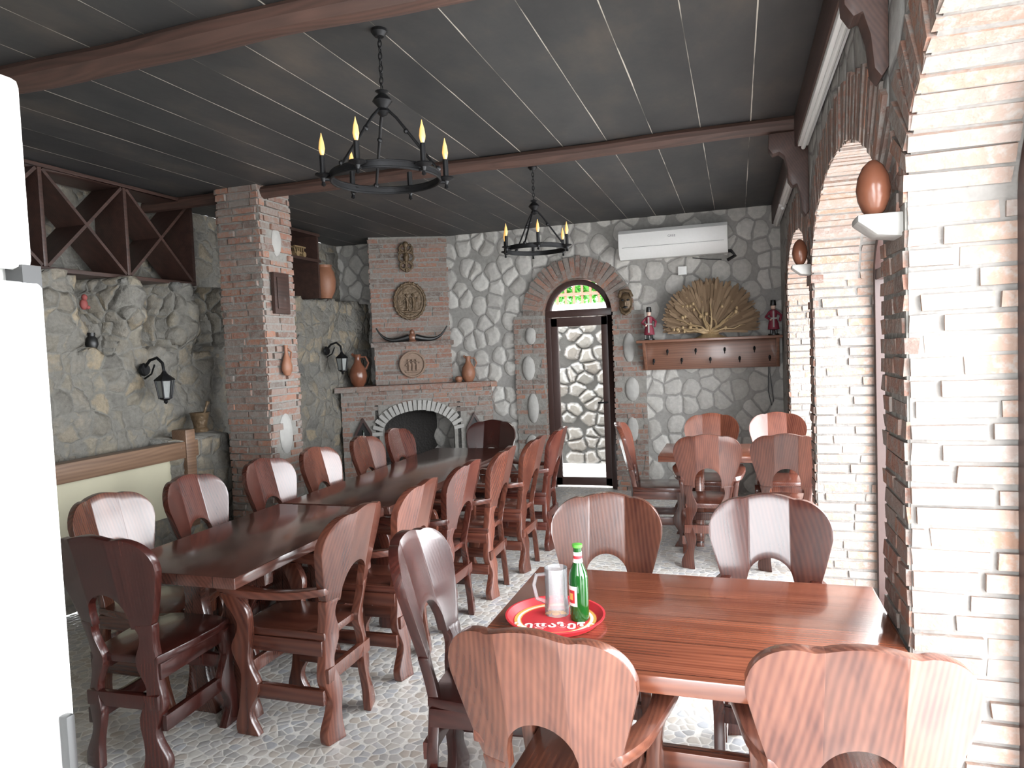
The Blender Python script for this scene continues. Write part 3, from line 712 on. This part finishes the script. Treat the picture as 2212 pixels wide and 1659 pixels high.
# ---------------------------------------------------------------- tables
def wavy_leg(mb,cx,cy,axis,w=.06,th=.03,top=.71):
    rw=[]
    for i in range(33):
        z=top*i/32;h=w*(1+.22*math.sin(z*2*pi/.33+.6))+(.03*(1-z/.08) if z<.08 else 0)
        if axis=='x': rw.append([(cx-h,cy-th,z),(cx+h,cy-th,z),(cx+h,cy+th,z),(cx-h,cy+th,z)])
        else: rw.append([(cx-th,cy-h,z),(cx+th,cy-h,z),(cx+th,cy+h,z),(cx-th,cy+h,z)])
    mb.rows(rw)
def table(name,x0,x1,y0,y1,mat,label,long='y',z=.76,inset=.3):
    cx,cy=(x0+x1)/2,(y0+y1)/2;e=empty(name,(cx,cy,0));tag(e,label,"table")
    a,b=(x1-x0)/2,(y1-y0)/2
    mb=MB();mb.box(-a,a,-b,b,z-.05,z);t=mb.obj("tabletop",mat,e,.006);t.color=(1,1,1,1)
    for s in(-1,1):
        for k in(-1,1):
            mb=MB()
            if long=='y': wavy_leg(mb,k*.11,s*(b-inset),'x',top=z-.05)
            else: wavy_leg(mb,s*(a-inset),k*.11,'y',top=z-.05)
            mb.obj("leg",mat,e,.005)
        mb=MB()
        if long=='y': mb.box(-.3,.3,s*(b-inset)-.03,s*(b-inset)+.03,z-.13,z-.05)
        else: mb.box(s*(a-inset)-.03,s*(a-inset)+.03,-.28,.28,z-.13,z-.05)
        mb.obj("crosspiece",mat,e,.004)
    mb=MB()
    if long=='y': mb.box(-.025,.025,-(b-inset),(b-inset),.22,.32)
    else: mb.box(-(a-inset),(a-inset),-.025,.025,.22,.32)
    mb.obj("stretcher",mat,e,.004)
    return e
table("dining_table",-2.71,-1.98,2.30,3.57,TBD,"dark brown plank dining table with wavy legs")
table("dining_table",-2.70,-1.96,3.60,5.92,TBD,"long dark brown plank dining table near the fireplace")
table("dining_table",-.79,.437,1.84,2.69,TBR,"glossy reddish plank dining table holding a tray",'x')
table("dining_table",-.62,.5,5.56,6.27,TBR,"small reddish wooden table by the arched window",'x')
# ---------------------------------------------------------------- chandeliers
ch=empty("chandelier",(-1.44,2.76,CEIL));tag(ch,"black iron ring chandelier with candle bulbs hung on a chain","chandelier","iron ring chandeliers")
mb=MB();mb.lathe([(.001,0),(.035,0),(.035,-.012),(.02,-.03),(.001,-.03)],16);mb.obj("ceiling_rose",IRON,ch)
mb=MB()
for k in range(9):
    z=-.035-.026*k;pts=[]
    for j in range(12):
        a=2*pi*j/12;dx=.008*math.cos(a);dz=.018*math.sin(a);pts.append((dx,0,z+dz) if k%2 else (0,dx,z+dz))
    mb.tube(pts,.0028,6,0,True)
mb.obj("chain",IRON,ch,merge=False)
mb=MB();mb.lathe([(.004,-.25),(.03,-.262),(.014,-.272),(.034,-.29),(.044,-.305),(.03,-.32),(.018,-.335),(.03,-.35),(.016,-.365),(.001,-.37)],14);mb.obj("hub",IRON,ch)
mb=MB();R=.235;Zr=-.645
for dz in(0,.026):
    mb.tube([(R*math.cos(2*pi*k/48),R*math.sin(2*pi*k/48),Zr+dz) for k in range(48)],.0055,8,0,True)
mb.lathe([(R-.003,Zr-.002),(R+.003,Zr-.002),(R+.003,Zr+.028),(R-.003,Zr+.028),(R-.003,Zr-.002)],48)
mb.obj("ring",IRON,ch,merge=False)
for k in range(3):
    a=math.radians(-111+120*k);mb=MB();mb.tube([(.02*math.cos(a),.02*math.sin(a),-.34),(.06*math.cos(a),.06*math.sin(a),-.38),(R*math.cos(a),R*math.sin(a),Zr+.03)],.0065,8)
    mb.ball((.10*math.cos(a),.10*math.sin(a),-.44),.012,0,8);mb.ball((R*math.cos(a),R*math.sin(a),Zr+.035),.013,0,8);mb.obj("strut",IRON,ch)
for k in range(6):
    a=math.radians(93+60*k);x,y=(R+.03)*math.cos(a),(R+.03)*math.sin(a)
    mb=MB();M=T(x,y,Zr);mb.lathe([(.001,-.03),(.01,-.025),(.006,-.01),(.012,.005),(.036,.016),(.034,.022),(.012,.022),(.012,.10),(.001,.10)],14,0,M)
    mb.tube([(R*math.cos(a),R*math.sin(a),Zr),(x,y,Zr)],.007,6);c=mb.obj("candle_holder",IRON,ch)
    if k: 
        mb=MB();mb.lathe([(.006,.10),(.011,.115),(.0135,.13),(.010,.158),(.004,.18),(.001,.195)],12,0,M);mb.obj("bulb",BULB,c)
c2=copy_tree(ch,(-1.47,5.23,CEIL),.3)
# ---------------------------------------------------------------- back wall fittings
e=empty("air_conditioner",(-.64,YB-.01,2.58));tag(e,"white split air conditioner mounted high on the stone wall","air conditioner")
mb=MB();mb.prism([(0,0),(-.13,0),(-.19,.05),(-.21,.12),(-.21,.27),(-.18,.31),(0,.31)],'x',-.57,.57);mb.obj("casing",WHITE,e,.01)
mb=MB();mb.box(-.5,.5,-.155,-.13,.012,.035,0,RX(-.1));mb.obj("louver",WHITE,e,.003)
mb=MB();mb.box(-.53,.53,-.213,-.209,.118,.122);mb.obj("panel_seam",plain("grey_seam",(.3,.3,.3)),e)
mb=MB();mb.tube([(.5,-.08,.02),(.6,-.06,.02),(.64,-.04,-.03),(.56,-.02,-.07)],.018);mb.obj("hose",IRON,e)
mb=MB();mb.tube([(.5,-.03,-.06),(.35,-.03,-.045),(.2,-.03,-.02)],.005,6);mb.obj("cable",IRON,e)
text_mesh("logo","GREE",.035,plain("grey_print",(.2,.2,.22)),e,(0,-.2115,.2),(pi/2,0,0))
mb=MB();mb.box(-.045,.045,-.03,0,-.045,.045);mb.box(-.02,.02,-.034,-.03,-.02,.02)
tag(mb.obj("wall_socket",WHITE,bevel=.004,loc=(-.55,YB-.025,2.43)),"small white socket box on the stone wall","socket")
e=empty("coat_rack",(-.28,YB-.02,1.36));tag(e,"brown wooden coat rack shelf with metal hooks","coat rack")
mb=MB();mb.box(-.72,.7,-.05,-.02,0,.3);mb.obj("back_board",SHELFW,e,.005)
mb=MB();mb.box(-.76,.72,-.27,-.0,.3,.33);mb.obj("shelf_board",SHELFW,e,.006)
for sx in(-.7,.66):
    mb=MB();mb.prism([(-.05,0),(-.09,.08),(-.2,.2),(-.24,.3),(-.05,.3)],'x',sx,sx+.03);mb.obj("shelf_bracket",SHELFW,e,.004)
for k in range(9):
    x=-.6+.15*k;z=.2 if k%2 else .1
    mb=MB();mb.ball((x,-.055,z),(.014,.006,.025),0,10);mb.tube([(x,-.055,z+.01),(x,-.09,z-.01),(x,-.11,z+.02)],.005,6);mb.tube([(x,-.055,z-.01),(x,-.08,z-.04),(x,-.105,z-.03),(x,-.108,z-.01)],.005,6);mb.obj("hook",IRON,e)
e=empty("feather_fan",(-.27,YB-.16,1.69));tag(e,"dried peacock feather fan with golden branches on the shelf","ornament")
q=NT("dry_feather");g=q.n('ShaderNodeNewGeometry').outputs['Random Per Island'];q.set(Base_Color=q.ramp(g,[(0,(.14,.095,.06)),(.5,(.18,.125,.08)),(1,(.24,.17,.11))]),Roughness=1.);q.b.inputs['Specular IOR Level'].default_value=.05;FEA=q.m;mb=MB()
for k in range(460):
    a=math.radians(random.uniform(3,176));L=(.47+.1*math.sin(a)**.7)*(random.uniform(.86,1.04) if k%3 else random.uniform(.5,.85));dy=random.uniform(-.04,.03)
    d=Vector((math.cos(a)*1.0,0,math.sin(a)));s=Vector((-d.z,0,d.x))
    w=random.uniform(.008,.014);o0=Vector((0,dy,.05));bend=random.uniform(-.04,.04)
    vs=[o0-s*.003,o0+s*.003]
    for t,ww in((.35,.7),(.7,1.),(.9,1.3),(.98,.9)): p=o0+d*L*t+s*bend*t*t+Vector((0,-.03*t*t,0));vs+=[p-s*w*ww,p+s*w*ww]
    vs.append(o0+d*L+s*bend+Vector((0,-.03,0)));mb.add(vs,[(0,2,3,1),(2,4,5,3),(4,6,7,5),(6,8,9,7),(8,10,9)])
    if k%20==0: mb.ball(tuple(o0+d*L*random.uniform(.6,.88)+Vector((0,-.055,0))),(.014,.004,.018),1,8)
mb.obj("feathers",[FEA,GOLD],e,merge=False)
mb=MB()
for k in range(18):
    a=math.radians(random.uniform(5,175));L=random.uniform(.12,.34);pts=[(0,-.06,.06)];q1=random.uniform(-.06,.06)
    for t in range(1,7): pts.append((math.cos(a)*L*t/6*1.1+q1*math.sin(t*.6),-.075,.06+math.sin(a)*L*t/6+.012*math.cos(t*2+k)))
    mb.tube(pts,[.013,.012,.011,.009,.008,.006,.004],6)
    if k%3==0: mb.ball(pts[-1],(.02,.01,.025),0,8)
mb.lathe([(.001,-.02),(.1,-.02),(.11,0),(.06,.03),(.04,.08),(.001,.1)],16,0,T(0,-.04,.0),1.6,.7)
mb.obj("golden_branches",GOLD,e)
BURG=plain("burgundy_cloth",(.2,.02,.04),.6);SKIN=plain("painted_skin",(.7,.5,.4),.5)
def figurine(x):
    e=empty("figurine",(x,YB-.16,1.69));tag(e,"small dancer figurine in burgundy coat and black hat","figurine","dancer figurines on the shelf")
    mb=MB();mb.lathe([(.001,0),(.055,0),(.055,.015),(.001,.016)],14);mb.obj("base",BLACK,e)
    mb=MB();mb.lathe([(.001,.05),(.058,.06),(.05,.12),(.03,.18),(.042,.23),(.036,.255),(.001,.27)],14,0,None,1,.7);mb.tube([(-.035,0,.24),(-.075,-.02,.19),(-.03,-.045,.16)],.013);mb.tube([(.035,0,.24),(.075,-.02,.2),(.06,-.03,.14)],.013);mb.obj("coat",BURG,e)
    mb=MB();mb.tube([(-.02,0,.01),(-.02,0,.07)],.014);mb.tube([(.025,0,.01),(.02,0,.07)],.014);mb.obj("boots",BLACK,e)
    mb=MB();mb.ball((0,0,.29),(.024,.024,.03));mb.ball((-.03,-.045,.16),.012,0,8);mb.obj("head",SKIN,e)
    mb=MB();mb.lathe([(.001,.304),(.028,.305),(.03,.31),(.024,.36),(.001,.365)],12);mb.obj("hat",BLACK,e)
    mb=MB();mb.box(-.008,.008,-.045,-.034,.08,.25);mb.box(-.032,.032,-.042,-.03,.165,.18);mb.obj("trim",PALE,e)
figurine(-.91);figurine(.36)
mb=MB();mb.ball((0,0,0),(.075,.045,.11));mb.ball((0,-.05,-.01),(.016,.02,.035),0,8);mb.ball((-.03,-.04,.025),(.018,.01,.012),1,8);mb.ball((.03,-.04,.025),(.018,.01,.012),1,8);mb.ball((0,-.042,-.055),(.03,.01,.014),1,8)
mb.tube([(-.07,-.01,.06),(-.05,-.03,.12),(0,-.035,.13),(.05,-.03,.12),(.07,-.01,.06)],.02);mb.tube([(-.06,-.01,-.05),(-.04,-.03,-.11),(0,-.035,-.13),(.04,-.03,-.11),(.06,-.01,-.05)],.018)
tag(mb.obj("wall_mask",[BRONZE,BLACK],loc=(-1.17,YB-.07,2.12)),"dark carved face mask on the wall beside the arch","mask")
mb=MB();mb.tube([(.33,YB-.06,1.66),(.32,YB-.06,1.3),(.35,YB-.06,1.0),(.33,YB-.05,.95),(.3,YB-.06,1.1),(.31,YB-.06,1.5)],.005,6);tag(mb.obj("hanging_cable",BLACK),"thin black cable hanging from the coat rack","cable")
for y,z,lab in((2.24,1.99,"brown wooden egg ornament on a pale stone bracket"),(4.68,2.10,"brown wooden egg ornament on a pale stone bracket")):
    mb=MB();mb.prism([(.45,-.07),(.38,-.06),(.33,-.02),(.33,0),(.45,0)],'y',-.055,.055)
    tag(mb.obj("stone_bracket",PALE,bevel=.008,loc=(0,y,z)),"pale stone wall bracket on a brick pier","bracket","stone brackets on the piers")
    mb=MB();mb.lathe([(.001,0),(.018,.0),(.03,.015),(.042,.045),(.046,.075),(.041,.11),(.028,.14),(.012,.156),(.001,.16)],20)
    tag(mb.obj("wooden_egg",CLAYD,loc=(.38,y,z)),lab,"ornament","wooden eggs on the piers")
# ---------------------------------------------------------------- tray, mug, bottle
RED=plain("red_tray",(.55,.03,.04),.45,var=.05);YEL=plain("yellow_print",(.75,.42,.1),.5,var=.05);WHP=plain("white_print",(.85,.8,.75),.5,var=.02)
tx,ty,tz=-.585,2.15,.762
e=empty("serving_tray",(tx,ty,tz),math.radians(12));tag(e,"round red beer tray with yellow ring and white lettering","tray")
mb=MB();mb.lathe([(.001,0),(.14,0),(.158,.02),(.162,.02),(.163,.024),(.156,.024),(.138,.005),(.001,.005)],48);mb.obj("tray_body",RED,e)
mb=MB();mb.lathe([(.124,.0052),(.134,.0052),(.134,.0062),(.124,.0062),(.124,.0052)],48);mb.lathe([(.112,.0052),(.115,.0052),(.115,.0062),(.112,.0062),(.112,.0052)],48);mb.obj("printed_ring",[YEL],e)
mb=MB();mb.lathe([(.115,.0052),(.124,.0052),(.124,.006),(.115,.006),(.115,.0052)],48);mb.obj("printed_ring",[WHP],e)
text_mesh("lettering","ზედაზენი",.052,WHP,e,(0,-.07,.0062),ext=.0004,off=.0016)
mb=MB()
for k in range(9):
    a=pi*k/8;mb.box(-.004,.004,.016,.036,.0055,.0062,0,T(0,.04,0)@RZ(a-pi/2))
mb.prism([(.014*math.cos(2*pi*k/16),.04+.014*math.sin(2*pi*k/16)) for k in range(16)],'z',.0055,.0063);mb.obj("emblem",YEL,e)
e=empty("beer_mug",(tx-.005,ty+.045,tz+.006));tag(e,"empty clear glass beer mug with handle on the tray","mug")
mb=MB();mb.lathe([(.001,0),(.040,0),(.041,.02),(.037,.06),(.038,.155),(.035,.155),(.034,.06),(.037,.022),(.001,.02)],28);mb.obj("mug_body",MUG,e)
mb=MB();mb.tube([(-.036,0,.13),(-.068,0,.125),(-.078,0,.09),(-.068,0,.045),(-.036,0,.035)],.007,10);mb.obj("handle",MUG,e)
e=empty("beer_bottle",(tx+.078,ty+.015,tz+.006));tag(e,"green glass beer bottle with red and white label","bottle")
mb=MB();mb.lathe([(.001,0),(.029,0),(.031,.006),(.031,.135),(.028,.155),(.016,.185),(.0135,.2),(.0135,.235),(.001,.235)],28);mb.obj("bottle_body",BOTT,e)
mb=MB();mb.lathe([(.0145,.235),(.0165,.237),(.0165,.246),(.001,.248)],20);mb.obj("cap",GREENL,e)
def arcband(mb,r,z0,z1,a0,a1,mi=0,n=16):
    vs=[];fs=[]
    for k in range(n+1):
        a=math.radians(a0+(a1-a0)*k/n);vs+=[(r*math.cos(a),r*math.sin(a),z0),(r*math.cos(a),r*math.sin(a),z1)]
    for k in range(n): fs.append((2*k,2*k+2,2*k+3,2*k+1))
    mb.add(vs,fs,mi)
mb=MB();arcband(mb,.0316,.05,.115,190,272);mb.obj("paper_label",WHP,e)
mb=MB();arcband(mb,.0319,.06,.102,205,258);arcband(mb,.0322,.07,.092,218,246,1);mb.obj("label_band",[RED,YEL],e)
mb=MB();mb.lathe([(.0165,.188),(.0142,.2),(.0142,.222)],20);mb.obj("neck_label",WHP,e)
mb=MB();mb.lathe([(.0145,.2),(.0145,.21)],20);mb.obj("neck_band",RED,e)
# ---------------------------------------------------------------- fridge
e=empty("display_fridge",(-1.13,.32,0));tag(e,"white display fridge with a tall door and light header","fridge")
mb=MB();mb.box(-.315,.29,-.31,.316,.0,2.0);mb.box(.29,.315,-.31,.316,1.77,2.0);mb.obj("body",WHITE,e,.012)
mb=MB();mb.box(.292,.32,-.31,.322,.1,1.755);dd=mb.obj("door",WHITE,e,.008)
mb=MB();mb.box(.318,.3225,-.25,.24,.25,1.6);mb.obj("glass_panel",plain("frosted_pane",(.7,.78,.74),.1,var=.1,bs=3),e)
mb=MB();mb.box(.29,.318,.297,.321,1.72,1.775);mb.obj("hinge",BLACK,e)
mb=MB();mb.box(.322,.336,.297,.309,.6,1.22);mb.obj("handle",BLACK,dd,.003)
# ---------------------------------------------------------------- camera, world, light
f=1500.;yaw=math.radians(18.07);p=math.radians(2.85);r=math.radians(2.29)
F=Vector((-math.sin(yaw)*math.cos(p),math.cos(yaw)*math.cos(p),-math.sin(p)))
R0=Vector((math.cos(yaw),math.sin(yaw),0));U0=R0.cross(F)
Rv=R0*math.cos(r)-U0*math.sin(r);Uv=U0*math.cos(r)+R0*math.sin(r)
cd=bpy.data.cameras.new("camera");cd.sensor_width=36;cd.lens=36*f/2212;cd.clip_start=.05
co=bpy.data.objects.new("camera",cd);COL.objects.link(co)
M=Matrix((Rv,Uv,-F)).transposed().to_4x4();M.translation=(0,0,1.65);co.matrix_world=M;S.camera=co
w=bpy.data.worlds.new("world");S.world=w;w.use_nodes=True
bg=w.node_tree.nodes["Background"];bg.inputs[0].default_value=(.93,.965,1.,1);bg.inputs[1].default_value=20.0
def portal(loc,rot,sx,sy):
    l=bpy.data.lights.new("daylight_portal",'AREA');l.shape='RECTANGLE';l.size=sx;l.size_y=sy
    try:l.cycles.is_portal=True
    except Exception:pass
    o=bpy.data.objects.new("daylight_portal",l);COL.objects.link(o);o.location=loc;o.rotation_euler=rot
for y0,y1 in OPS: portal((1.0,(y0+y1)/2,1.25),(0,pi/2,0),2.5,y1-y0)
portal((.2,-.95,1.5),(pi/2,0,0),1.6,3.0)
try:
    S.view_settings.view_transform='Standard'
except Exception: pass
